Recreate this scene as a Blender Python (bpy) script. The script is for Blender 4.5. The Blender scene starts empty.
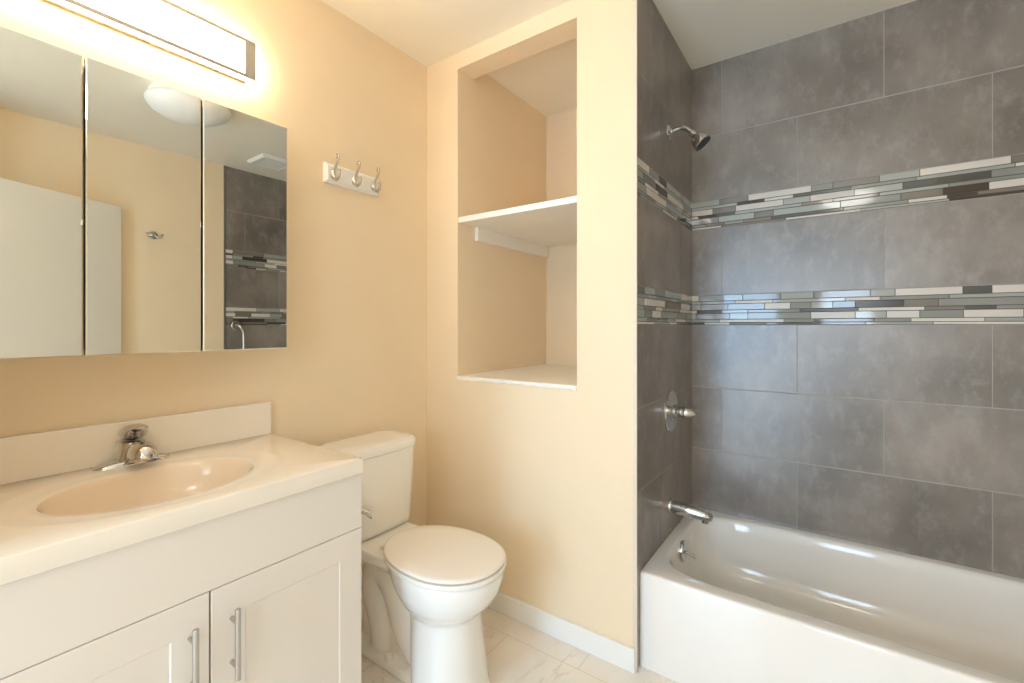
import bpy, bmesh, math, random
from mathutils import Vector, Matrix
random.seed(7)
PI = math.pi
SC = bpy.context.scene
COL = SC.collection
def lin(r, g, b):
    f = lambda c: (c/255/12.92) if c/255 <= .04045 else ((c/255+.055)/1.055)**2.4
    return (f(r), f(g), f(b), 1)

# ------------------------------------------------------------------ camera
cam_d = bpy.data.cameras.new('camera'); cam = bpy.data.objects.new('camera', cam_d); COL.objects.link(cam)
YAW = math.atan(323/455.73)
cam.location = (0, 0, 1.21); cam.rotation_euler = (PI/2, 0, YAW - PI/2)
cam_d.sensor_width = 36; cam_d.lens = 36*455.73/1024; cam_d.shift_y = -15.5/1024; cam_d.clip_start = .02
SC.camera = cam

# ------------------------------------------------------------------ world, lights, exposure
W = bpy.data.worlds.new('daylight'); SC.world = W; W.use_nodes = True
W.node_tree.nodes['Background'].inputs[0].default_value = (.62, .78, 1, 1)
W.node_tree.nodes['Background'].inputs[1].default_value = 1.0
def area(name, loc, rot, sx, sy, power, col):
    d = bpy.data.lights.new(name, 'AREA'); d.shape = 'RECTANGLE'; d.size = sx; d.size_y = sy; d.energy = power; d.color = col
    o = bpy.data.objects.new(name, d); COL.objects.link(o); o.location = loc; o.rotation_euler = rot
    return o
# daylight entering the hall behind the camera: a small window and a glazed door (both face +X)
area('window_daylight', (-1.66, -.10, 1.45), (0, -PI/2, 0), .84, .44, 10, (.62, .80, 1.0))
area('glazed_door_daylight', (-1.66, .90, 1.03), (0, -PI/2, 0), 1.94, .66, 30, (.44, .70, 1.0))
VANITY_GLOW = 31.0
DOME_GLOW = .03
HALL_FILL_GLOW = 9.0
SC.view_settings.view_transform = 'Standard'; SC.view_settings.look = 'None'
SC.view_settings.gamma = 1; SC.view_settings.use_curve_mapping = False
SC.view_settings.exposure = 0.40
SC.cycles.diffuse_bounces = 8; SC.cycles.glossy_bounces = 6; SC.cycles.max_bounces = 12

# ------------------------------------------------------------------ materials
def base(name):
    m = bpy.data.materials.new(name); m.use_nodes = True
    nt = m.node_tree; b = nt.nodes['Principled BSDF']
    return m, nt, b
def N(nt, t, **kw):
    n = nt.nodes.new(t)
    for k, v in kw.items(): setattr(n, k, v)
    return n
def ramp(nt, stops):
    r = N(nt, 'ShaderNodeValToRGB'); el = r.color_ramp.elements
    while len(el) < len(stops): el.new(.5)
    for e, (p, c) in zip(el, stops): e.position = p; e.color = c
    return r
def noise(nt, scale, detail=4, rough=.55, stretch=None, dist=0):
    tc = N(nt, 'ShaderNodeTexCoord'); n = N(nt, 'ShaderNodeTexNoise')
    n.inputs['Scale'].default_value = scale; n.inputs['Detail'].default_value = detail
    n.inputs['Roughness'].default_value = rough; n.inputs['Distortion'].default_value = dist
    if stretch:
        mp = N(nt, 'ShaderNodeMapping'); mp.inputs['Scale'].default_value = stretch
        nt.links.new(tc.outputs['Object'], mp.inputs[0]); nt.links.new(mp.outputs[0], n.inputs['Vector'])
    else: nt.links.new(tc.outputs['Object'], n.inputs['Vector'])
    return n
def add_bump(nt, b, n, strength, dist=.002):
    bp = N(nt, 'ShaderNodeBump'); bp.inputs['Strength'].default_value = strength; bp.inputs['Distance'].default_value = dist
    nt.links.new(n.outputs[0], bp.inputs['Height']); nt.links.new(bp.outputs[0], b.inputs['Normal'])
def plain(name, col, rough=.5, metal=0, bump=None, var=.03, coat=0, ior=1.45):
    m, nt, b = base(name)
    n = noise(nt, 6, 3)
    hi = tuple(min(1, c*(1+var)) for c in col[:3]) + (1,); lo = tuple(c*(1-var) for c in col[:3]) + (1,)
    r = ramp(nt, [(.3, lo), (.7, hi)]); nt.links.new(n.outputs[0], r.inputs[0]); nt.links.new(r.outputs[0], b.inputs['Base Color'])
    b.inputs['Roughness'].default_value = rough; b.inputs['Metallic'].default_value = metal; b.inputs['IOR'].default_value = ior
    b.inputs['Coat Weight'].default_value = coat; b.inputs['Coat Roughness'].default_value = .05
    if bump: add_bump(nt, b, noise(nt, bump[0], 3), bump[1])
    return m
M = {}
M['hall_paint'] = plain('white_hall_paint', lin(232, 232, 230), .55, bump=(120, .25), var=.012)
M['paint'] = plain('beige_wall_paint', lin(239, 220, 190), .55, bump=(120, .25), var=.012)
M['ceiling'] = plain('ceiling_paint', lin(244, 237, 222), .6, bump=(110, .3), var=.012)
M['trim_white'] = plain('white_trim_paint', lin(240, 238, 234), .4, var=.01)
M['shelf_white'] = plain('white_shelf_paint', lin(244, 240, 232), .45, bump=(40, .12), var=.02)
M['cabinet'] = plain('white_cabinet_lacquer', lin(234, 226, 217), .38, var=.006)
M['dark'] = plain('dark_gap', (.012, .011, .010, 1), .7)
M['marble_top'] = plain('cultured_marble', lin(247, 237, 223), .16, var=.012, coat=.3)
M['basin'] = plain('bisque_basin', lin(240, 221, 197), .14, var=.008, coat=.3)
M['porcelain'] = plain('white_porcelain', lin(244, 240, 234), .08, var=.004, coat=.5)
M['seat'] = plain('white_seat_plastic', lin(245, 238, 229), .22, var=.004)
M['tub'] = plain('white_tub_enamel', lin(241, 237, 232), .09, var=.006, coat=.5)
M['chrome'] = plain('chrome', (.64, .63, .62, 1), .07, 1, var=.01)
M['nickel'] = plain('brushed_nickel', (.56, .52, .47, 1), .28, 1, var=.04)
M['black_rubber'] = plain('dark_nozzles', (.06, .06, .065, 1), .45)
M['door'] = plain('white_door_paint', lin(238, 236, 230), .4, var=.006)
M['plastic'] = plain('white_plastic', lin(238, 236, 230), .4, var=.006)
M['grout'] = plain('grey_grout', lin(176, 170, 164), .8, var=.06)
M['dark_grout'] = plain('dark_mosaic_grout', lin(98, 92, 86), .8, var=.06)
M['cream_edge'] = plain('cream_tile_edge', lin(226, 214, 196), .45, var=.02)
M['alu'] = plain('grey_tile_edge_metal', (.30, .30, .31, 1), .5, 1, var=.03)
def glow(name, col, s):
    m, nt, b = base(name)
    b.inputs['Base Color'].default_value = (.85, .85, .84, 1); b.inputs['Roughness'].default_value = .35
    b.inputs['Emission Color'].default_value = col; b.inputs['Emission Strength'].default_value = s
    return m
M['vanity_glow'] = glow('lit_diffuser', (1, .82, .58, 1), VANITY_GLOW)
M['dome'] = glow('dome_glass', (.85, .93, 1, 1), DOME_GLOW)
M['hall_fill_glow'] = glow('hall_fill_lamp_glass', (1, .94, .87, 1), HALL_FILL_GLOW)
def mirror_mat():
    m, nt, b = base('mirror_glass')
    b.inputs['Base Color'].default_value = (.82, .82, .76, 1); b.inputs['Metallic'].default_value = 1; b.inputs['Roughness'].default_value = .0
    return m
M['mirror'] = mirror_mat()
def tile_mat():
    m, nt, b = base('grey_concrete_tile')
    g = N(nt, 'ShaderNodeNewGeometry')
    n1 = noise(nt, 2.8, 5, .5); n2 = noise(nt, 11, 5, .6, stretch=(1, 1, .55))
    n3 = noise(nt, 16, 8, .72, stretch=(1, 1, .6))
    mx = N(nt, 'ShaderNodeMath', operation='ADD'); mx2 = N(nt, 'ShaderNodeMath', operation='ADD')
    mu = N(nt, 'ShaderNodeMath', operation='MULTIPLY'); mu.inputs[1].default_value = .35
    mu2 = N(nt, 'ShaderNodeMath', operation='MULTIPLY'); mu2.inputs[1].default_value = .14
    nt.links.new(n2.outputs[0], mu.inputs[0]); nt.links.new(g.outputs['Random Per Island'], mu2.inputs[0])
    nt.links.new(n1.outputs[0], mx.inputs[0]); nt.links.new(mu.outputs[0], mx.inputs[1])
    nt.links.new(mx.outputs[0], mx2.inputs[0]); nt.links.new(mu2.outputs[0], mx2.inputs[1])
    r = ramp(nt, [(.50, lin(108, 100, 93)), (.72, lin(131, 122, 114)), (.94, lin(159, 149, 140))])
    nt.links.new(mx2.outputs[0], r.inputs[0])
    streak = ramp(nt, [(.50, (0, 0, 0, 1)), (.80, (1, 1, 1, 1))]); nt.links.new(n3.outputs[0], streak.inputs[0])
    mix = N(nt, 'ShaderNodeMix', data_type='RGBA'); mix.inputs['B'].default_value = lin(176, 168, 160)
    ms = N(nt, 'ShaderNodeMath', operation='MULTIPLY'); ms.inputs[1].default_value = .7
    nt.links.new(streak.outputs[0], ms.inputs[0]); nt.links.new(ms.outputs[0], mix.inputs['Factor'])
    nt.links.new(r.outputs[0], mix.inputs['A']); nt.links.new(mix.outputs['Result'], b.inputs['Base Color'])
    rr = N(nt, 'ShaderNodeMapRange'); rr.inputs['To Min'].default_value = .25; rr.inputs['To Max'].default_value = .38; b.inputs['IOR'].default_value = 1.85
    nt.links.new(n1.outputs[0], rr.inputs[0]); nt.links.new(rr.outputs[0], b.inputs['Roughness'])
    add_bump(nt, b, n1, .05)
    return m
M['tile'] = tile_mat()
MOS = [plain('mosaic_cream_stone', lin(220, 212, 202), .3, var=.05), plain('mosaic_pale_green_glass', lin(170, 172, 164), .08, var=.04, coat=.6),
       plain('mosaic_taupe_glass', lin(134, 124, 114), .1, var=.05, coat=.6), plain('mosaic_brown_stone', lin(82, 70, 60), .2, var=.06),
       plain('mosaic_slate_glass', lin(92, 90, 87), .08, var=.05, coat=.6), plain('mosaic_grey_green_glass', lin(146, 147, 141), .08, var=.04, coat=.6)]
def floor_mat():
    m, nt, b = base('marble_floor_tile')
    n = noise(nt, 1.7, 7, .62, dist=1.6); n2 = noise(nt, 3.4, 3)
    r = ramp(nt, [(.478, (0, 0, 0, 1)), (.497, (1, 1, 1, 1)), (.516, (0, 0, 0, 1))]); nt.links.new(n.outputs[0], r.inputs[0])
    body = ramp(nt, [(.3, lin(228, 220, 210)), (.7, lin(244, 238, 230))]); nt.links.new(n2.outputs[0], body.inputs[0])
    mk = ramp(nt, [(.42, (0, 0, 0, 1)), (.62, (.55, .55, .55, 1))]); nt.links.new(n2.outputs[0], mk.inputs[0])
    mul = N(nt, 'ShaderNodeMath', operation='MULTIPLY'); nt.links.new(r.outputs[0], mul.inputs[0]); nt.links.new(mk.outputs[0], mul.inputs[1])
    mix = N(nt, 'ShaderNodeMix', data_type='RGBA'); mix.inputs['B'].default_value = lin(204, 196, 186)
    nt.links.new(mul.outputs[0], mix.inputs['Factor']); nt.links.new(body.outputs[0], mix.inputs['A'])
    br = N(nt, 'ShaderNodeTexBrick'); tc = N(nt, 'ShaderNodeTexCoord'); mp = N(nt, 'ShaderNodeMapping')
    mp.inputs['Location'].default_value = (.13, .08, 0); mp.inputs['Rotation'].default_value = (0, 0, PI/2)
    nt.links.new(tc.outputs['Object'], mp.inputs[0]); nt.links.new(mp.outputs[0], br.inputs['Vector'])
    br.inputs['Scale'].default_value = 1; br.inputs['Brick Width'].default_value = .61; br.inputs['Row Height'].default_value = .305
    br.inputs['Mortar Size'].default_value = .0016; br.inputs['Mortar Smooth'].default_value = .1
    mix2 = N(nt, 'ShaderNodeMix', data_type='RGBA'); mix2.inputs['B'].default_value = lin(214, 204, 190)
    nt.links.new(br.outputs['Fac'], mix2.inputs['Factor']); nt.links.new(mix.outputs['Result'], mix2.inputs['A'])
    nt.links.new(mix2.outputs['Result'], b.inputs['Base Color']); b.inputs['Roughness'].default_value = .25
    return m
M['floor'] = floor_mat()

# ------------------------------------------------------------------ mesh helpers (world coordinates; obj() shifts to the parent's origin)
def box(bm, x0, x1, y0, y1, z0, z1, mi=0):
    v = [bm.verts.new((x, y, z)) for x in (x0, x1) for y in (y0, y1) for z in (z0, z1)]
    for q in ((0, 1, 3, 2), (4, 6, 7, 5), (0, 4, 5, 1), (2, 3, 7, 6), (0, 2, 6, 4), (1, 5, 7, 3)):
        f = bm.faces.new([v[i] for i in q]); f.material_index = mi
def loft(bm, rings, cap0=True, cap1=True, closed=True):
    R = [[bm.verts.new(p) for p in r] for r in rings]; n = len(R[0])
    for a, b in zip(R, R[1:]):
        for i in range(n if closed else n-1):
            j = (i+1) % n; bm.faces.new((a[i], a[j], b[j], b[i]))
    if cap0: bm.faces.new(R[0][::-1])
    if cap1: bm.faces.new(R[-1])
    return R
def frame_of(d):
    d = Vector(d).normalized(); u = d.orthogonal().normalized()
    if abs(d.z) < .99: u = Vector((0, 0, 1)).cross(d).normalized()
    return d, u, d.cross(u)
def tube(bm, pts, rad, seg=16, cap=True, flat=1.0):
    pts = [Vector(p) for p in pts]; n = len(pts)
    rad = rad if isinstance(rad, (list, tuple)) else [rad]*n
    rings = []; u = None
    for i, p in enumerate(pts):
        d = (pts[min(i+1, n-1)] - pts[max(i-1, 0)]).normalized()
        if u is None: _, u, w = frame_of(d)
        else: u = (u - d*u.dot(d)).normalized()
        w = d.cross(u)
        rings.append([p + rad[i]*(math.cos(t)*u + flat*math.sin(t)*w) for t in (2*PI*k/seg for k in range(seg))])
    loft(bm, rings, cap, cap)
def lathe(bm, origin, axis, prof, seg=40):
    d, u, w = frame_of(axis); o = Vector(origin)
    rings = [[o + d*h + max(r, 1e-4)*(math.cos(t)*u + math.sin(t)*w) for t in (2*PI*k/seg for k in range(seg))] for r, h in prof]
    loft(bm, rings)
def spline(P, k=8):
    P = [Vector(p) for p in P]; out = []
    for i in range(len(P)-1):
        a, b, c, d = P[max(i-1, 0)], P[i], P[i+1], P[min(i+2, len(P)-1)]
        for s in range(k):
            t = s/k
            out.append(.5*((2*b) + (c-a)*t + (2*a-5*b+4*c-d)*t*t + (3*b-a-3*c+d)*t**3))
    return out + [P[-1]]
def sup(cx, cy, ax, ay, z, n=64, e=2.0, ayf=None):
    """super-ellipse ring; ayf = half length on the -Y side"""
    r = []
    for k in range(n):
        t = 2*PI*k/n; c, s = math.cos(t), math.sin(t)
        x = math.copysign(abs(c)**(2/e), c)*ax; y = math.copysign(abs(s)**(2/e), s)*(ay if s >= 0 or ayf is None else ayf)
        r.append((cx+x, cy+y, z))
    return r
def obj(name, bm, mat, parent=None, bevel=0, seg=2, smooth=35, kind=None):
    bmesh.ops.recalc_face_normals(bm, faces=bm.faces)
    me = bpy.data.meshes.new(name); bm.to_mesh(me); bm.free()
    for m in (mat if isinstance(mat, (list, tuple)) else [mat]): me.materials.append(m)
    o = bpy.data.objects.new(name, me); COL.objects.link(o)
    if parent:
        o.parent = parent; w = Vector((0, 0, 0)); p = parent
        while p: w += p.location; p = p.parent
        me.transform(Matrix.Translation(-w))
    if smooth:
        me.polygons.foreach_set('use_smooth', [True]*len(me.polygons)); me.set_sharp_from_angle(angle=math.radians(smooth))
    if bevel:
        b = o.modifiers.new('bevel', 'BEVEL'); b.width = bevel; b.segments = seg; b.limit_method = 'ANGLE'; b.angle_limit = math.radians(40)
        b.harden_normals = True
    if kind: o['kind'] = kind
    return o
def thing(name, label, cat, loc):
    o = bpy.data.objects.new(name, None); COL.objects.link(o); o.location = loc; o.empty_display_size = .05
    o['label'] = label; o['category'] = cat
    return o
def tag(o, label, cat): o['label'] = label; o['category'] = cat; return o
def B(*boxes):
    bm = bmesh.new()
    for b in boxes: box(bm, *b)
    return bm
def struct(name, bm, mat, parent=None, **k):
    return obj(name, bm, mat, parent, kind=None if parent else 'structure', **k)

# ------------------------------------------------------------------ room numbers (metres)
YL = 1.60      # vanity wall
XN = 1.55      # wall with the open niche
YP = .567      # tiled shower head wall (tile face)
XB = 2.31      # long tiled wall (tile face)
YR = -.95      # wall opposite the mirror
H = 2.453
XH = -1.70     # hall end wall
T = .012       # tile build up
# ------------------------------------------------------------------ room shell
struct('floor', B((XH-.1, 2.5, YR-.1, YL+.1, -.08, 0)), M['floor'])
struct('ceiling', B((XH-.1, 2.5, YR-.1, YL+.1, H, H+.08)), M['ceiling'])
struct('wall_left', B((XH, 2.45, YL, YL+.1, 0, H)), M['paint'])
# wall with the niche opening: Y .797-1.40, Z .982-2.375; the niche's own side and back go with it
NY0, NY1, NZ0, NZ1, NXB = .797, 1.402, .968, 2.380, 2.331
bm = B((XN, XN+.1, YP+T, NY0, 0, H), (XN, NXB+.05, NY1, YL, 0, H), (XN, XN+.1, NY0, NY1, 0, NZ0), (XN, XN+.108, NY0, NY1, NZ1, H),
       (NXB, NXB+.06, .70, NY1, 0, H))
struct('wall_center', bm, M['paint'], smooth=0)
struct('wall_alcove', B((XN+.1, NXB+.06, YP+T, .70, 0, H)), M['paint'], smooth=0)
wb = struct('wall_back', B((XB+T, XB+.12, YR-.1, YP+T, 0, H)), M['paint'], smooth=0)
wr = struct('wall_right', B((XH, XB+.12, YR-.1, YR-T, 0, H), (XH, XN, YR-T, YR, 0, H)), M['paint'], smooth=0)
wa = bpy.data.objects['wall_alcove']
# entry: door stub, pier left of the vanity, hall end wall with a window
struct('wall_entry', B((-.10, .115, YR, -.60, 0, H), (-.10, .0, 1.13, YL, 0, H)), M['paint'], smooth=0)
G0, G1, GZ = .53, 1.27, 2.05          # glazed door
W0, W1, WZ0, WZ1 = -.35, .15, 1.0, 1.9  # small window
bm = B((XH-.1, XH, YR, W0, 0, H), (XH-.1, XH, W1, G0, 0, H), (XH-.1, XH, G1, YL, 0, H), (XH-.1, XH, W0, W1, 0, WZ0), (XH-.1, XH, W0, W1, WZ1, H), (XH-.1, XH, G0, G1, GZ, H))
struct('wall_rear', bm, M['hall_paint'], smooth=0)
def sash(name, y0, y1, z0, z1):
    q = .035; x0, x1 = XH-.07, XH-.03
    return struct(name, B((x0, x1, y0, y0+q, z0, z1), (x0, x1, y1-q, y1, z0, z1), (x0, x1, y0+q, y1-q, z0, z0+q), (x0, x1, y0+q, y1-q, z1-q, z1)), M['trim_white'], bevel=.004)
sash('window_1', W0, W1, WZ0, WZ1)
sash('door_2', G0, G1, .001, GZ)
# niche floor board with a ragged painted front edge
bm = bmesh.new()
n = 40; pr = []
for i in range(n+1):
    y = NY0 + (NY1-NY0)*i/n; d = random.uniform(-.0025, .0025)
    pr.append([(NXB, y, .968), (NXB, y, .984), (XN+.30, y, .984+.0008*math.sin(i)), (XN-.003, y, .984), (XN-.006, y, .980), (XN-.006, y, .969+d), (XN-.0005, y, .967+d)])
loft(bm, pr)
struct('trim_1', bm, M['shelf_white'])
# baseboards
def baseboard(name, x0, x1, y0, y1, h=.083):
    return struct(name, B((x0, x1, y0, y1, 0, h)), M['trim_white'], bevel=.003)
baseboard('baseboard_center', XN-.013, XN, YP+.002, YL)
baseboard('baseboard_left', .80, XN-.013, YL-.013, YL)
baseboard('baseboard_right', .117, XN, YR, YR+.013)
# metal edge strips where the tile ends
struct('trim_2', B((XN-.002, XN+.005, YP-.003, YP+T-.0005, 0, H)), M['cream_edge'], bevel=.001)
struct('trim_3', B((XN-.004, XN+.008, YR-.002, YR+.006, 0, H)), M['alu'], bevel=.001)

# ------------------------------------------------------------------ tiles
ROWS = [(2.113, H, 0), (1.807, 2.111, 1), (1.356, 1.671, 0), (.919, 1.215, 1), (.623, .917, 0), (.327, .621, 1), (.031, .325, 0)]
BANDS = [(1.671, 1.807), (1.215, 1.356)]
def tiles(parent, axis, face, sign, u0, u1, j0, j1, zmin=0, per=.59):
    """axis 'y': wall runs along Y at X=face; axis 'x': along X at Y=face. sign = side of the thickness. j0/j1 joint offsets for the two courses"""
    bm = bmesh.new(); g = .0014
    def put(a, b, z0, z1, d=.008, mi=0, lift=0):
        f0, f1 = sorted((face - sign*lift, face + sign*d))
        if axis == 'y': box(bm, f0, f1, a, b, z0, z1, mi)
        else: box(bm, a, b, f0, f1, z0, z1, mi)
    for z0, z1, c in ROWS:
        if z1 <= zmin: continue
        j = j1 if c else j0
        k = math.floor((u0-j)/per); a = u0
        while a < u1 - 1e-6:
            b = min(j + (k+1)*per, u1)
            if b - a > .004: put(a + (g if a > u0 else 0), b - (g if b < u1 else 0), max(z0+g, zmin), z1-g)
            a = b; k += 1
    t = obj('tile_field', bm, M['tile'], parent, bevel=.0006, seg=1)
    bm = bmesh.new()
    f0, f1 = sorted((face + sign*.0008, face + sign*T))
    if axis == 'y': box(bm, f0, f1, u0, u1, zmin, H)
    else: box(bm, u0, u1, f0, f1, zmin, H)
    obj('grout_bed', bm, M['grout'], parent, smooth=0)
    bm = bmesh.new()
    for z0, z1 in BANDS:
        z = z1 - .001; q = (z1-z0-.0012)/.1351
        for th in (.0262*q, .0125*q, .0255*q, .0125*q, .0262*q, .0125*q, .0085*q):
            a = u0; last = -1
            while a < u1 - .003:
                L = random.choice((.075, .098, .12, .15, .19, .24) if th > .02 else (.08, .11, .15, .2, .26))
                if a == u0: L *= random.uniform(.3, 1)
                b = min(a + L, u1)
                mi = random.choices(range(6), (.22, .24, .20, .08, .06, .20) if th > .02 else (.17, .26, .21, .09, .06, .21))[0]
                if mi == last: mi = (mi + random.choice((1, 2, 5))) % 6
                last = mi
                f = random.uniform(0, .0014)
                put(a + .0010, b - .0010, z - th + .0004, z - .0004, .008, mi, f)
                a = b
            z -= th + .0016*q
    bb = bmesh.new()
    for z0, z1 in BANDS:
        f0, f1 = sorted((face + sign*.0007, face + sign*T*.9))
        if axis == 'y': box(bb, f0, f1, u0, u1, z0+.0005, z1-.0005)
        else: box(bb, u0, u1, f0, f1, z0+.0005, z1-.0005)
    obj('mosaic_grout', bb, M['dark_grout'], parent, smooth=0)
    obj('mosaic_band', bm, MOS, parent, bevel=.0006, seg=1)
tiles(wb, 'y', XB, 1, YR, YP, .433-.59, .133, zmin=.30)
tiles(wa, 'x', YP, 1, XN+.0055, XB, 2.119, 1.829)
tiles(wr, 'x', YR, -1, XN+.008, XB, 1.97, 1.70)

# ------------------------------------------------------------------ door leaf swung open against the far wall (seen in the mirror)
bm = bmesh.new(); box(bm, 0, .89, 0, .035, .012, 1.99)
dr = struct('door_1', bm, M['door'], bevel=.002); dr.location = (.127, -.569, 0); dr.rotation_euler = (0, 0, math.radians(-23.4))
bm = bmesh.new(); lathe(bm, (.83, .035, .95), (0, 1, 0), [(.03, 0), (.03, .006), (.011, .008), (.011, .03), (.024, .038), (.027, .05), (.02, .06), (0, .062)])
o = obj('door_knob', bm, M['nickel']); o.parent = dr

# ------------------------------------------------------------------ vanity cabinet
CX0, CX1, CYF, CZ = .030, .802, 1.087, .798
v = thing('vanity_cabinet', 'white two-door shaker vanity cabinet under the beige sink top', 'cabinet', ((CX0+CX1)/2, 1.33, 0))
bm = B((CX0, CX0+.018, CYF+.02, YL-.015, 0, CZ), (CX1-.018, CX1, CYF+.02, YL-.015, 0, CZ), (CX0, CX1, YL-.03, YL-.015, .09, CZ),
       (CX0+.01, CX1-.01, CYF+.024, YL-.02, .09, .108), (CX0+.01, CX1-.01, CYF+.085, CYF+.1, 0, .09), (CX0+.01, CX1-.01, CYF+.0215, CYF+.04, .09, CZ))
obj('carcass', bm, M['cabinet'], v, bevel=.001)
obj('false_drawer_front', B((CX0, CX1, CYF, CYF+.02, .6455, CZ-.001)), M['cabinet'], v, bevel=.0015)
def shaker(x0, x1, z0, z1, hx):
    s = .068; bm = bmesh.new(); y = CYF
    def ring(a, b, c, d, yy): return [bm.verts.new(p) for p in ((a, yy, c), (b, yy, c), (b, yy, d), (a, yy, d))]
    r0 = ring(x0, x1, z0, z1, y+.02); r1 = ring(x0, x1, z0, z1, y+.0015); r1b = ring(x0+.0015, x1-.0015, z0+.0015, z1-.0015, y)
    r2 = ring(x0+s, x1-s, z0+s, z1-s, y); r3 = ring(x0+s+.003, x1-s-.003, z0+s+.003, z1-s-.003, y+.0022)
    for a, b in ((r0, r1), (r1, r1b), (r1b, r2), (r2, r3)):
        for i in range(4): j = (i+1) % 4; bm.faces.new((a[i], a[j], b[j], b[i]))
    bm.faces.new(r3); bm.faces.new(r0[::-1])
    d = obj('door', bm, M['cabinet'], v, smooth=20)
    bm = bmesh.new(); yb = CYF - .030
    tube(bm, [(hx, yb, .4415), (hx, yb, .4425), (hx, yb, .594), (hx, yb, .595)], [.0052, .006, .006, .0052], 20)
    for z in (.469, .565): tube(bm, [(hx, CYF+.001, z), (hx, yb, z)], .0045, 14)
    obj('bar_handle', bm, M['nickel'], d)
shaker(CX0, .4190, .095, .6435, .383)
shaker(.4230, CX1, .095, .6435, .463)

# vanity top with its moulded oval basin
ZC = .842; TX0, TX1, TY0, TY1 = .024, .799, 1.077, YL-.002
vt = thing('sink_countertop', 'bisque cultured marble sink top with oval basin and backsplash', 'countertop', (.41, 1.33, CZ))
bx, by, ba, bb = .400, 1.312, .204, .154
angs = sorted([2*PI*k/120 for k in range(120)] + [math.atan2(y-by, x-bx) % (2*PI) for x in (TX0, TX1) for y in (TY0, TY1)])
def rect_pt(t):
    c, s = math.cos(t), math.sin(t); k = 9e9
    if c > 1e-9: k = min(k, (TX1-bx)/c)
    if c < -1e-9: k = min(k, (TX0-bx)/c)
    if s > 1e-9: k = min(k, (TY1-by)/s)
    if s < -1e-9: k = min(k, (TY0-by)/s)
    return bx+k*c, by+k*s
def ell(t, a, b, z):   # point of the ellipse in the ray direction t
    c, s = math.cos(t), math.sin(t); k = 1/math.sqrt((c/a)**2 + (s/b)**2)
    return (bx+k*c, by+k*s, z)
def inset(t, d, z):
    x, y = rect_pt(t)
    return (min(max(x, TX0+d), TX1-d), min(max(y, TY0+d), TY1-d if d < .004 else TY1), z)
rings = [[ell(t, ba, bb, ZC-.0045) for t in angs], [ell(t, ba+.006, bb+.006, ZC-.0028) for t in angs], [ell(t, ba+.018, bb+.018, ZC-.0016) for t in angs],
         [ell(t, .258, .190, ZC-.0012) for t in angs], [ell(t, .268, .200, ZC+.0003) for t in angs], [ell(t, .276, .206, ZC+.0004) for t in angs], [ell(t, .290, .2145, ZC) for t in angs]]
rings += [[inset(t, .0035, ZC) for t in angs], [inset(t, .001, ZC-.001) for t in angs], [inset(t, 0, ZC-.0035) for t in angs],
          [inset(t, 0, CZ+.003) for t in angs], [inset(t, .003, CZ) for t in angs], [inset(t, .028, CZ) for t in angs]]
bm = bmesh.new(); loft(bm, rings, False, False)
obj('countertop', bm, M['marble_top'], vt, smooth=50)
bm = bmesh.new(); br = []
for s, d in ((1, .0045), (.985, .008), (.965, .016), (.93, .036), (.88, .060), (.80, .085), (.68, .105), (.52, .118), (.34, .125), (.16, .128)):
    br.append([ell(t, ba*s, bb*s, ZC-d) for t in angs])
loft(bm, br, False, False)
obj('basin', bm, M['basin'], vt, smooth=60)
bm = bmesh.new(); lathe(bm, (bx, by, ZC-.130), (0, 0, 1), [(.036, -.02), (.036, .003), (.033, .0045), (.024, .003), (.022, -.003), (.018, .003), (.012, .008), (0, .009)])
obj('drain', bm, M['chrome'], vt)
obj('backsplash', B((TX0, TX1-.002, TY1-.024, TY1, ZC-.001, .950)), M['marble_top'], vt, bevel=.004, seg=3)

# faucet
fx, fy = .412, 1.545
fc = thing('faucet', 'chrome single-handle faucet behind the oval basin', 'faucet', (fx, fy, ZC))
bm = bmesh.new(); rg = []
for i in range(33):
    s = -1 + 2*i/32; k = math.sqrt(max(0, 1-abs(s)**2.2)); hw = .005 + .026*k; hh = .003 + .017*k**1.5
    x = fx + .083*s
    rg.append([(x, fy + hw*math.cos(t), ZC - .0005 + (hh*math.sin(t)**.8 if math.sin(t) > 0 else 0)) for t in (PI*j/14 for j in range(15))])
loft(bm, rg)
obj('base_plate', bm, M['chrome'], fc, smooth=50)
bm = bmesh.new()
rg = []
for z, rx, ry, dy in ((.006, .039, .030, 0), (.016, .036, .030, 0), (.030, .0325, .030, 0), (.044, .0305, .0295, .001), (.0545, .0295, .029, .002), (.0585, .028, .0275, .002)):
    rg.append(sup(fx, fy+dy, rx, ry, ZC+z, 44))
loft(bm, rg)
obj('body', bm, M['chrome'], fc, smooth=50)
bm = bmesh.new(); rg = []     # spout: a bulbous half-round nose reaching over the basin
for y, w, zt, zb in ((.004, .021, .052, .006), (-.02, .0245, .060, .010), (-.042, .027, .067, .018), (-.062, .0285, .070, .026), (-.080, .0285, .068, .029), (-.096, .0265, .061, .030), (-.107, .0215, .052, .030), (-.114, .0135, .042, .030), (-.117, .005, .034, .0305)):
    rg.append([(fx + w*math.cos(t), fy - .004 + y, ZC + zb + (zt-zb)*max(0, math.sin(t))**.75) for t in (PI*j/20 for j in range(21))])
loft(bm, rg)
sp = obj('spout', bm, M['chrome'], fc, smooth=60)
bm = bmesh.new(); lathe(bm, (fx, fy-.092, ZC+.029), (0, 0, -1), [(.0125, -.004), (.0125, .007), (.010, .007), (.0095, .002), (0, .002)], 24)
obj('aerator', bm, M['chrome'], sp)
bm = bmesh.new(); rg = []     # hooded lever handle: rounded back, open front, lever tip pointing over the spout
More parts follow.
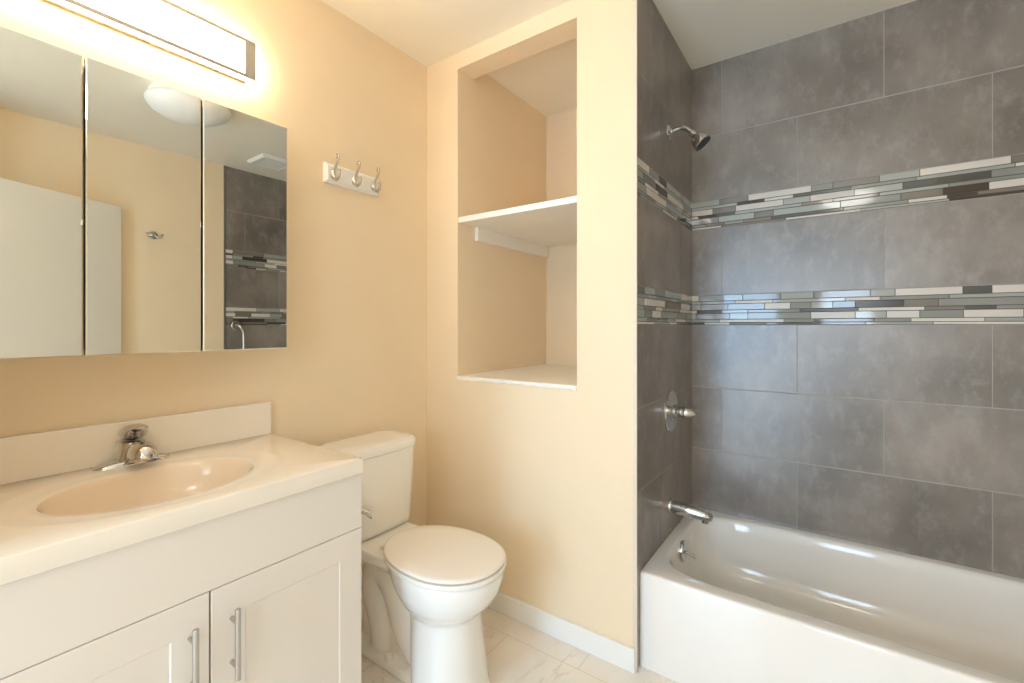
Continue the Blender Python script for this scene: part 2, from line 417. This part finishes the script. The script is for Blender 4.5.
for y, w, zt, zb in ((0.036, 0.006, 0.0712, 0.0650), (0.033, 0.018, 0.0791, 0.0619), (0.024, 0.0265, 0.0907, 0.0615), (0.009, 0.0305, 0.1009, 0.0615), (-0.008, 0.0305, 0.1056, 0.0627), (-0.021, 0.027, 0.1075, 0.0697), (-0.032, 0.0215, 0.1079, 0.0853), (-0.047, 0.018, 0.1075, 0.0946), (-0.062, 0.016, 0.1071, 0.0978), (-0.073, 0.013, 0.1067, 0.0989), (-0.078, 0.006, 0.1052, 0.1005)):
    rg.append([(fx + w*math.cos(t), fy + y, (ZC + (zt+zb)/2) + (zt-zb)/2*math.copysign(abs(math.sin(t))**.75, math.sin(t))) for t in (2*PI*j/28 for j in range(28))])
loft(bm, rg)
lh = obj('lever_handle', bm, M['chrome'], fc, smooth=60)
bm = bmesh.new(); lathe(bm, (fx, fy-.0215, ZC+.0725), (0, -1, .12), [(.0038, -.004), (.0038, .0012), (.003, .0016), (0, .0016)], 18)
obj('set_screw', bm, M['black_rubber'], lh)

# ------------------------------------------------------------------ mirror cabinet
MY, MZ0, MZ1 = 1.465, 1.138, 1.858
mc = thing('medicine_cabinet', 'three-door mirrored medicine cabinet on the wall over the sink', 'cabinet', (.42, YL, MZ0))
bm = B((.062, .784, MY+.032, YL, MZ0+.012, MZ1-.012)); obj('body', bm, M['trim_white'], mc, bevel=.002)
for x0, x1 in ((.048, .295), (.3005, .544), (.5495, .792)):
    bm = bmesh.new(); e = .0025
    def ring(d, y): return [bm.verts.new(p) for p in ((x0+d, y, MZ0+d), (x1-d, y, MZ0+d), (x1-d, y, MZ1-d), (x0+d, y, MZ1-d))]
    r0 = ring(0, MY+.006); r1 = ring(0, MY+.0012); r2 = ring(e, MY)
    for a, b in ((r0, r1), (r1, r2)):
        for i in range(4): j = (i+1) % 4; bm.faces.new((a[i], a[j], b[j], b[i]))
    bm.faces.new(r2); bm.faces.new(r0[::-1])
    d = obj('mirror_door', bm, M['mirror'], mc, smooth=0)
    obj('door_backing', B((x0+.0012, x1-.0012, MY+.0062, MY+.020, MZ0+.001, MZ1-.001)), M['dark'], d)
    if x0 > .5:      # the right-hand door stands a hair open on its left hinge
        p = Vector((x0-.42, MY+.02-YL, 0)); q_ = Matrix.Rotation(math.radians(-.5), 3, 'Z'); d.rotation_euler = (0, 0, math.radians(-.5)); d.location = p - q_ @ p
    for z in (MZ0+.08, (MZ0+MZ1)/2, MZ1-.12):
        obj('hinge', B((x1-.010, x1+.002, MY+.010, MY+.034, z-.006, z+.006)), M['nickel'], d)

# ------------------------------------------------------------------ vanity light
LX0, LX1, LZ0, LZ1, LYF = .105, .738, 2.017, 2.143, 1.558
vl = thing('vanity_light', 'long lit bar light with metal frame above the mirror', 'light', (.42, YL, 2.08))
obj('back_plate', B((LX0+.004, LX1-.014, YL-.016, YL, LZ0-.001, LZ1)), M['nickel'], vl, bevel=.001)
obj('diffuser', B((LX0+.003, LX1-.003, LYF+.003, YL-.016, LZ0+.003, LZ1-.003)), M['vanity_glow'], vl, bevel=.004, seg=3)
fr = .0125
bm = B((LX0, LX1, LYF, LYF+.005, LZ0, LZ0+fr), (LX0, LX1, LYF, LYF+.005, LZ1-fr, LZ1), (LX1-.034, LX1, LYF, LYF+.005, LZ0+fr, LZ1-fr), (LX0, LX0+.034, LYF, LYF+.005, LZ0+fr, LZ1-fr))
obj('front_frame', bm, M['nickel'], vl, bevel=.0008, seg=1)

# ------------------------------------------------------------------ coat rack
cr = thing('coat_rack', 'small white board with three nickel hooks on the beige wall', 'coat rack', (1.12, YL, 1.80))
bm = bmesh.new()
x0, x1, z0, z1 = 1.006, 1.257, 1.762, 1.838
def ring(d, y): return [bm.verts.new(p) for p in ((x0+d, y, z0+d), (x1-d, y, z0+d), (x1-d, y, z1-d), (x0+d, y, z1-d))]
rr = [ring(0, YL), ring(0, YL-.010), ring(.003, YL-.012), ring(.010, YL-.017)]
for a, b in zip(rr, rr[1:]):
    for i in range(4): j = (i+1) % 4; bm.faces.new((a[i], a[j], b[j], b[i]))
bm.faces.new(rr[-1]); bm.faces.new(rr[0][::-1])
obj('board', bm, M['trim_white'], cr, smooth=15)
hk = None
for i, hx in enumerate((1.036, 1.130, 1.224)):
    if hk is None:
        y = YL-.017; bm = bmesh.new()
        P = spline([(hx, y-.010, 1.786), (hx, y-.007, 1.799), (hx, y-.012, 1.813), (hx, y-.025, 1.830), (hx, y-.036, 1.846), (hx, y-.039, 1.858), (hx, y-.033, 1.867), (hx, y-.025, 1.864), (hx, y-.025, 1.858)], 6)
        tube(bm, P, [.0048 - .0014*k/len(P) for k in range(len(P))], 12)
        lathe(bm, (hx, y-.026, 1.858), (0, 0, 1), [(0, -.005), (.004, -.003), (.0052, 0), (.004, .003), (0, .005)], 14)
        P = spline([(hx, y-.007, 1.800), (hx, y-.009, 1.784), (hx, y-.022, 1.772), (hx, y-.037, 1.776), (hx, y-.043, 1.789), (hx, y-.042, 1.800)], 6)
        tube(bm, P, .0052, 12)
        lathe(bm, (hx, y-.042, 1.801), (0, 0, 1), [(0, -.006), (.005, -.0035), (.0068, 0), (.005, .0035), (0, .006)], 14)
        rg = [[(p[0], y - d, 1.797 + (p[1]-0)) for p in sup(hx, 0, a, b, 0, 28)] for a, b, d in ((.010, .019, -.0005), (.010, .019, .002), (.008, .016, .006), (.004, .010, .010))]
        loft(bm, rg)
        hk = obj('hook', bm, M['nickel'], cr)
    else:
        o = hk.copy(); COL.objects.link(o); o.parent = cr; o.location.x = .094*i
for sx in (1.078, 1.172):
    bm = bmesh.new(); lathe(bm, (sx, YL-.016, 1.800), (0, -1, 0), [(.006, 0), (.006, .002), (.0035, .004), (0, .0045)], 18)
    obj('screw_cap', bm, M['plastic'], cr)

# ------------------------------------------------------------------ niche shelf and its cleat
bm = B((XN+.004, NXB-.003, NY0-.09, NY1-.001, 1.680, 1.706))
tag(obj('shelf_board', bm, M['shelf_white'], bevel=.002), 'white painted shelf board across the open wall niche', 'shelf')
bm = B((1.672, 2.326, NY1-.020, NY1, 1.615, 1.680))
tag(obj('shelf_cleat', bm, M['shelf_white'], bevel=.002), 'white wooden cleat under the shelf on the niche side wall', 'bracket')

# ------------------------------------------------------------------ toilet
TC = 1.128
tl = thing('toilet', 'white two-piece toilet with closed lid beside the vanity', 'toilet', (TC, 1.2, 0))
bm = bmesh.new()
rg = []
for z, r_, fy_ in ((0, .134, .926), (.010, .135, .925), (.03, .131, .930), (.10, .124, .938), (.18, .116, .946), (.24, .110, .952), (.30, .108, .955)):
    rg.append(sup(TC, fy_+.135, r_, .10, z, 72, 2.2, .135))
loft(bm, rg); rg = []
for z, a, yf, yb in ((.255, .060, 1.000, 1.16), (.262, .098, .960, 1.20), (.275, .116, .938, 1.215), (.295, .133, .917, 1.23), (.32, .148, .898, 1.25), (.35, .159, .880, 1.27), (.385, .165, .868, 1.285), (.412, .1665, .864, 1.29), (.421, .164, .868, 1.29)):
    rg.append(sup(TC, (1.065 if z > .3 else 1.07), a, yb-1.065, z, 72, 2.05, 1.065-yf))
loft(bm, rg)
def slab(rings): loft(bm, rings)
# rear body, foot, deck
slab([sup(TC, 1.29, w, .235, z, 48, 5) for z, w in ((0, .086), (.022, .085), (.034, .078))])
slab([sup(TC, 1.30, w, l, z, 48, 3.5) for z, w, l in ((0, .052, .20), (.2, .046, .19), (.36, .056, .21))])
slab([sup(TC, 1.395, w, l, z, 48, 4.5) for z, w, l in ((.335, .070, .17), (.365, .105, .185), (.390, .128, .19), (.423, .132, .19)) ])
tube(bm, spline([(TC, 1.10, .06), (TC, 1.17, .09), (TC, 1.225, .15), (TC, 1.262, .24), (TC, 1.315, .315), (TC, 1.375, .31), (TC, 1.395, .23), (TC, 1.365, .13), (TC, 1.35, .02)], 6), [.070+.012*math.sin(PI*k/48) for k in range(49)], 28)
me = bpy.data.meshes.new('t'); bmesh.ops.recalc_face_normals(bm, faces=bm.faces); bm.to_mesh(me); bm.free()
tmp = bpy.data.objects.new('t', me); COL.objects.link(tmp)
r = tmp.modifiers.new('r', 'REMESH'); r.mode = 'VOXEL'; r.voxel_size = .0065
s = tmp.modifiers.new('s', 'SMOOTH'); s.iterations = 7; s.factor = .5
dg = bpy.context.evaluated_depsgraph_get(); ev = tmp.evaluated_get(dg)
bm = bmesh.new(); bm.from_mesh(ev.to_mesh()); ev.to_mesh_clear(); bpy.data.objects.remove(tmp)
for vv in bm.verts: vv.co.z = max(vv.co.z, 0.001)
obj('bowl', bm, M['porcelain'], tl, smooth=80)
def egg(a, yf, yb, z, e=2.15): 
    cy = yf + .205
    return sup(TC, cy, a, yb-cy, z, 80, e, cy-yf)
bm = bmesh.new(); loft(bm, [egg(.165, .868, 1.305, .4215), egg(.171, .861, 1.308, .4245), egg(.172, .860, 1.309, .432), egg(.170, .863, 1.307, .4365)])
obj('seat', bm, M['seat'], tl, smooth=50)
bm = bmesh.new(); loft(bm, [egg(.163, .869, 1.308, .4400), egg(.168, .863, 1.311, .4425), egg(.169, .862, 1.312, .4465), egg(.167, .865, 1.310, .4505), egg(.158, .876, 1.302, .4530), egg(.11, .93, 1.26, .4550), egg(.05, 1.01, 1.17, .4555)])
obj('seat_lid', bm, M['seat'], tl, smooth=50)
for dx in (-.07, .07):
    bm = bmesh.new(); tube(bm, [(TC+dx-.018, 1.303, .431), (TC+dx-.016, 1.303, .431), (TC+dx+.016, 1.303, .431), (TC+dx+.018, 1.303, .431)], [.006, .0075, .0075, .006], 18)
    box(bm, TC+dx-.015, TC+dx+.015, 1.295, 1.310, .4225, .431)
    obj('seat_hinge', bm, M['seat'], tl)
def rrect(cx, w, yf, yb, z, r, bow=.012, n=10):
    out = []
    for (sx, sy, t0) in ((1, 1, 0), (-1, 1, PI/2), (-1, -1, PI), (1, -1, 1.5*PI)):
        for k in range(n+1):
            t = t0 + PI/2*k/n
            x = sx*(w-r) + r*math.cos(t); y = ((yb-r) if sy > 0 else (yf+r)) + r*math.sin(t)
            if sy < 0: y -= bow*(1-(x/w)**2)
            out.append((cx+x, y, z))
    # subdivide the long front edge for the bow
    a, b = out[3*(n+1)-1], out[3*(n+1)]
    mid = [(a[0]+(b[0]-a[0])*k/16, yf - bow*(1-((a[0]+(b[0]-a[0])*k/16-cx)/w)**2), z) for k in range(1, 16)]
    return out[:3*(n+1)] + mid + out[3*(n+1):]
bm = bmesh.new()
loft(bm, [rrect(TC, .146, 1.415, 1.575, .4235, .04), rrect(TC, .157, 1.404, 1.580, .430, .045), rrect(TC, .161, 1.400, 1.582, .45, .05), rrect(TC, .171, 1.394, 1.585, .60, .05), rrect(TC, .177, 1.391, 1.587, .728, .05)])
obj('tank', bm, M['porcelain'], tl, smooth=50)
bm = bmesh.new()
loft(bm, [rrect(TC, .177, 1.391, 1.587, .7285, .05), rrect(TC, .1805, 1.386, 1.590, .731, .052), rrect(TC, .1815, 1.385, 1.590, .748, .052), rrect(TC, .1785, 1.388, 1.588, .758, .05), rrect(TC, .170, 1.396, 1.582, .765, .047), rrect(TC, .154, 1.41, 1.57, .769, .04), rrect(TC, .12, 1.44, 1.55, .770, .03)])
obj('tank_lid', bm, M['porcelain'], tl, smooth=50)
bm = bmesh.new()
lathe(bm, (.968, 1.394, .60), (0, -1, 0), [(.016, 0), (.016, .006), (.011, .010), (.009, .018), (0, .019)], 24)
rg = []
for k in range(9):
    s = k/8; x = .962 + .080*s; z = .596 - .066*s; h = .008 + .007*s
    rg.append([(x, 1.357 + .005*math.cos(t), z + h*math.sin(t)) for t in (2*PI*j/16 for j in range(16))])
loft(bm, rg); tube(bm, [(.968, 1.378, .60), (.968, 1.356, .60)], .006, 14)
tag_o = obj('flush_lever', bm, M['chrome'], tl); tag_o['label'] = 'chrome flush lever'
for dx in (-.066, .066):
    bm = bmesh.new(); lathe(bm, (TC+dx, 1.285, .033), (0, 0, 1), [(.014, -.002), (.014, .010), (.011, .018), (.005, .022), (0, .0225)], 24)
    obj('bolt_cap', bm, M['seat'], tl)

# ------------------------------------------------------------------ bathtub
AX0, AX1, AY0, AY1, RZ = 1.588, XB-.001, YR+.001, YP-.001, .335
tb = thing('bathtub', 'white alcove bathtub with flat apron below the grey tile walls', 'bathtub', ((AX0+AX1)/2, (AY0+AY1)/2, 0))
cxb, cyb = 1.957, -.165
NA = 160
tang = sorted([2*PI*k/NA for k in range(NA)] + [math.atan2(y-cyb, x-cxb) % (2*PI) for x in (AX0, AX1) for y in (AY0, AY1)])
def tub_ring(a, b, z, e, dx=0, dy=0):
    out = []
    for t in tang:
        c, s = math.cos(t), math.sin(t); k = (abs(c/a)**e + abs(s/b)**e)**(-1/e)
        out.append((cxb+dx+k*c, cyb+dy+k*s, z))
    return out
def tub_rect(d, z):
    out = []
    for t in tang:
        c, s = math.cos(t), math.sin(t); k = 9e9
        if c > 1e-9: k = min(k, (AX1-cxb)/c)
        if c < -1e-9: k = min(k, (AX0-cxb)/c)
        if s > 1e-9: k = min(k, (AY1-cyb)/s)
        if s < -1e-9: k = min(k, (AY0-cyb)/s)
        x, y = cxb+k*c, cyb+k*s
        out.append((max(x, AX0+d), y, z))
    return out
A, Bb = .312, .688
rings = [tub_rect(0, .0), tub_rect(0, RZ-.012), tub_rect(.002, RZ-.005), tub_rect(.006, RZ-.001), tub_rect(.012, RZ),
         tub_ring(A+.010, Bb+.010, RZ, 6), tub_ring(A+.004, Bb+.004, RZ-.0015, 6), tub_ring(A-.002, Bb-.002, RZ-.007, 6), tub_ring(A-.006, Bb-.006, RZ-.016, 6),
         tub_ring(A-.014, Bb-.016, RZ-.05, 5.6, 0, .009), tub_ring(A-.026, Bb-.035, RZ-.11, 5.2, 0, .024), tub_ring(A-.040, Bb-.062, RZ-.17, 4.8, 0, .044),
         tub_ring(A-.056, Bb-.098, RZ-.218, 4.4, 0, .068), tub_ring(A-.078, Bb-.130, RZ-.246, 4.2, 0, .080), tub_ring(A-.112, Bb-.17, RZ-.262, 4, 0, .084), tub_ring(A-.16, Bb-.24, RZ-.268, 4, 0, .084), tub_ring(.04, .08, RZ-.270, 3, 0, .084)]
bm = bmesh.new(); loft(bm, rings, False, True)
obj('tub_shell', bm, M['tub'], tb, smooth=50)
yo = .510
bm = bmesh.new(); nrm = (0, -1, .03)
lathe(bm, (1.938, yo+.003, .283), nrm, [(.040, -.006), (.042, .004), (.040, .009), (.034, .012), (.026, .0105), (.016, .012), (0, .015)], 40)
op = obj('overflow_plate', bm, M['chrome'], tb)
bm = bmesh.new(); tube(bm, [(1.938, yo-.008, .283), (1.943, yo-.030, .275), (1.949, yo-.048, .267)], [.006, .005, .006], 14)
obj('drain_lever', bm, M['chrome'], op)
bm = bmesh.new(); lathe(bm, (1.957, .30, RZ-.271), (0, 0, 1), [(.036, -.004), (.036, .003), (.03, .004), (.024, 0), (0, 0)], 32)
obj('tub_drain', bm, M['chrome'], tb)

# ------------------------------------------------------------------ shower fittings
sx = 1.935
sh = thing('shower_fixture', 'chrome shower head on a bent arm high on the tiled end wall', 'shower', (sx, YP, 2.018))
bm = bmesh.new(); lathe(bm, (sx, YP, 2.020), (0, -1, 0), [(.030, 0), (.030, .002), (.026, .007), (.014, .011), (.0105, .016), (0, .016)], 36)
obj('flange', bm, M['chrome'], sh)
P = spline([(sx, YP-.004, 2.020), (sx, YP-.026, 2.024), (sx, YP-.050, 2.026), (sx, YP-.068, 2.019), (sx, YP-.085, 2.003), (sx, YP-.097, 1.990)], 6)
bm = bmesh.new(); tube(bm, P, .0095, 18); obj('arm', bm, M['chrome'], sh)
d = Vector((0, -.62, -.78)).normalized(); p0 = Vector((sx, YP-.093, 1.994))
bm = bmesh.new(); lathe(bm, p0, d, [(0, -.006), (.0125, -.005), (.0145, .004), (.0125, .014), (.014, .018), (.020, .024), (.028, .034), (.034, .048), (.037, .060), (.037, .066), (.034, .068), (.033, .066), (0, .066)], 40)
hd = obj('spray_head', bm, M['chrome'], sh, smooth=40)
bm = bmesh.new(); lathe(bm, p0 + d*.066, d, [(.0325, 0), (.0325, .0015), (.031, .002), (0, .0022)], 40)
_, u, w = frame_of(d)
for r, k in ((.007, 6), (.015, 10), (.023, 16)):
    for i in range(k):
        t = 2*PI*i/k; lathe(bm, p0 + d*.0675 + r*(math.cos(t)*u + math.sin(t)*w), d, [(.0018, 0), (.0013, .0035), (0, .0036)], 8)
obj('nozzle_plate', bm, M['black_rubber'], hd)

vx, vz = 1.962, .850
vv_ = thing('shower_valve', 'round chrome shower valve with lever handle on the tiled end wall', 'shower valve', (vx, YP, vz))
bm = bmesh.new(); lathe(bm, (vx, YP, vz), (0, -1, 0), [(.088, 0), (.088, .003), (.084, .007), (.06, .011), (.034, .014), (.030, .016), (.0, .016)], 56)
obj('escutcheon', bm, M['chrome'], vv_)
bm = bmesh.new(); lathe(bm, (vx, YP-.014, vz), (0, -1, 0), [(.027, 0), (.027, .012), (.022, .016), (.021, .034), (.024, .040), (.024, .050), (.019, .066), (.010, .082), (.004, .090), (0, .091)], 36)
tube(bm, spline([(vx, YP-.062, vz), (vx+.02, YP-.072, vz+.004), (vx+.05, YP-.082, vz+.010), (vx+.075, YP-.088, vz+.014)], 5), [.012 - .0004*k for k in range(16)], 16, flat=.6)
obj('lever_handle', bm, M['chrome'], vv_, smooth=45)

px, pz = 1.945, .455
ts = thing('tub_spout', 'chrome tub spout above the end of the bathtub', 'faucet', (px, YP, pz))
bm = bmesh.new(); lathe(bm, (px, YP, pz), (0, -1, 0), [(.031, 0), (.031, .010), (.029, .013), (0, .013)], 36)
obj('collar', bm, M['chrome'], ts)
bm = bmesh.new(); rg = []
for y, w, zt, zb in ((.010, .026, .026, -.025), (.03, .0265, .0255, -.025), (.07, .0262, .023, -.0255), (.105, .0258, .0195, -.0262), (.135, .025, .015, -.0268), (.155, .0225, .009, -.0268), (.166, .0165, .001, -.0255), (.170, .006, -.008, -.020)):
    rg.append([(px + w*math.copysign(abs(math.cos(t))**.8, math.cos(t)), YP - y, pz + (zt+zb)/2 + (zt-zb)/2*math.copysign(abs(math.sin(t))**.8, math.sin(t))) for t in (2*PI*j/32 for j in range(32))])
loft(bm, rg)
so = obj('spout', bm, M['chrome'], ts, smooth=55)
bm = bmesh.new(); lathe(bm, (px, YP-.142, pz-.025), (0, 0, -1), [(.014, -.004), (.014, .011), (.011, .011), (.0105, .004), (0, .004)], 28)
obj('outlet', bm, M['chrome'], so)

# grab bar on the far end wall of the tub (seen in the mirror)
gb = thing('grab_bar', 'brushed metal grab bar on the tiled wall seen in the mirror', 'grab bar', (1.64, YR, 1.2))
gx = 1.635
P = spline([(gx, YR+.004, 1.215), (gx, YR+.035, 1.215), (gx+.012, YR+.052, 1.203), (gx+.03, YR+.055, 1.17), (gx+.035, YR+.055, 1.12), (gx+.035, YR+.055, .86), (gx+.03, YR+.052, .80), (gx+.02, YR+.035, .785), (gx+.02, YR+.004, .785)], 6)
bm = bmesh.new(); tube(bm, P, .0135, 18); obj('bar', bm, M['nickel'], gb)
for x, z in ((gx, 1.215), (gx+.02, .785)):
    bm = bmesh.new(); lathe(bm, (x, YR, z), (0, 1, 0), [(.036, 0), (.036, .004), (.032, .008), (.016, .010), (0, .010)], 32)
    obj('flange', bm, M['nickel'], gb)

# robe hook on the opposite wall (seen in the mirror)
rx, rz = 1.145, 1.842
rh = thing('robe_hook', 'small nickel double robe hook on the wall reflected in the mirror', 'hook', (rx, YR, rz))
bm = bmesh.new(); lathe(bm, (rx, YR, rz), (0, 1, 0), [(.027, 0), (.027, .005), (.022, .010), (.010, .013), (.008, .02), (0, .02)], 32)
obj('backplate', bm, M['nickel'], rh)
for s in (-1, 1):
    P = spline([(rx, YR+.016, rz), (rx+s*.020, YR+.028, rz-.014), (rx+s*.036, YR+.034, rz-.014), (rx+s*.044, YR+.034, rz+.004)], 6)
    bm = bmesh.new(); tube(bm, P, .005, 14)
    lathe(bm, (rx+s*.044, YR+.034, rz+.006), (0, 0, 1), [(0, -.008), (.006, -.006), (.008, 0), (.006, .006), (0, .008)], 16)
    obj('prong', bm, M['nickel'], rh)

# ceiling fittings (seen in the mirror)
cl = thing('ceiling_light', 'round frosted glass dome light on the ceiling, seen in the mirror', 'light', (1.0, .05, H))
bm = bmesh.new(); lathe(bm, (1.0, .05, H), (0, 0, -1), [(.165, 0), (.165, .036), (.160, .038), (0, .038)], 64); obj('base_ring', bm, M['plastic'], cl)
bm = bmesh.new(); lathe(bm, (1.0, .05, H-.036), (0, 0, -1), [(.178, 0), (.182, .006), (.178, .018), (.160, .042), (.125, .064), (.075, .080), (.03, .086), (0, .087)], 64); obj('glass_dome', bm, M['dome'], cl, smooth=60)
ef = thing('exhaust_fan', 'square white exhaust fan grille on the ceiling, seen in the mirror', 'fan', (1.73, -.57, H))
q = .125
bm = bmesh.new()
def sq(d, z): return [(1.73+x*(q-d), -.57+y*(q-d), z) for x, y in ((-1, -1), (1, -1), (1, 1), (-1, 1))]
loft(bm, [sq(0, H), sq(0, H-.006), sq(.012, H-.018), sq(.030, H-.020), sq(.034, H-.012)])
obj('cover', bm, M['plastic'], ef, smooth=15)
bm = bmesh.new()
for k in range(11): y = -.57 - .085 + .017*k; box(bm, 1.73-.092, 1.73+.092, y-.004, y+.004, H-.017, H-.011)
obj('grille', bm, M['plastic'], ef)

# unseen hall ceiling lamp behind the camera, added as fill light
hl = thing('hall_fill_light', 'round flush fill lamp added on the unseen hall ceiling', 'light', (-.85, -.10, H))
bm = bmesh.new(); lathe(bm, (-.85, -.10, H), (0, 0, -1), [(.21, 0), (.21, .02), (.19, .05), (.12, .08), (0, .092)], 48); obj('glass_dome', bm, M['hall_fill_glow'], hl, smooth=60)
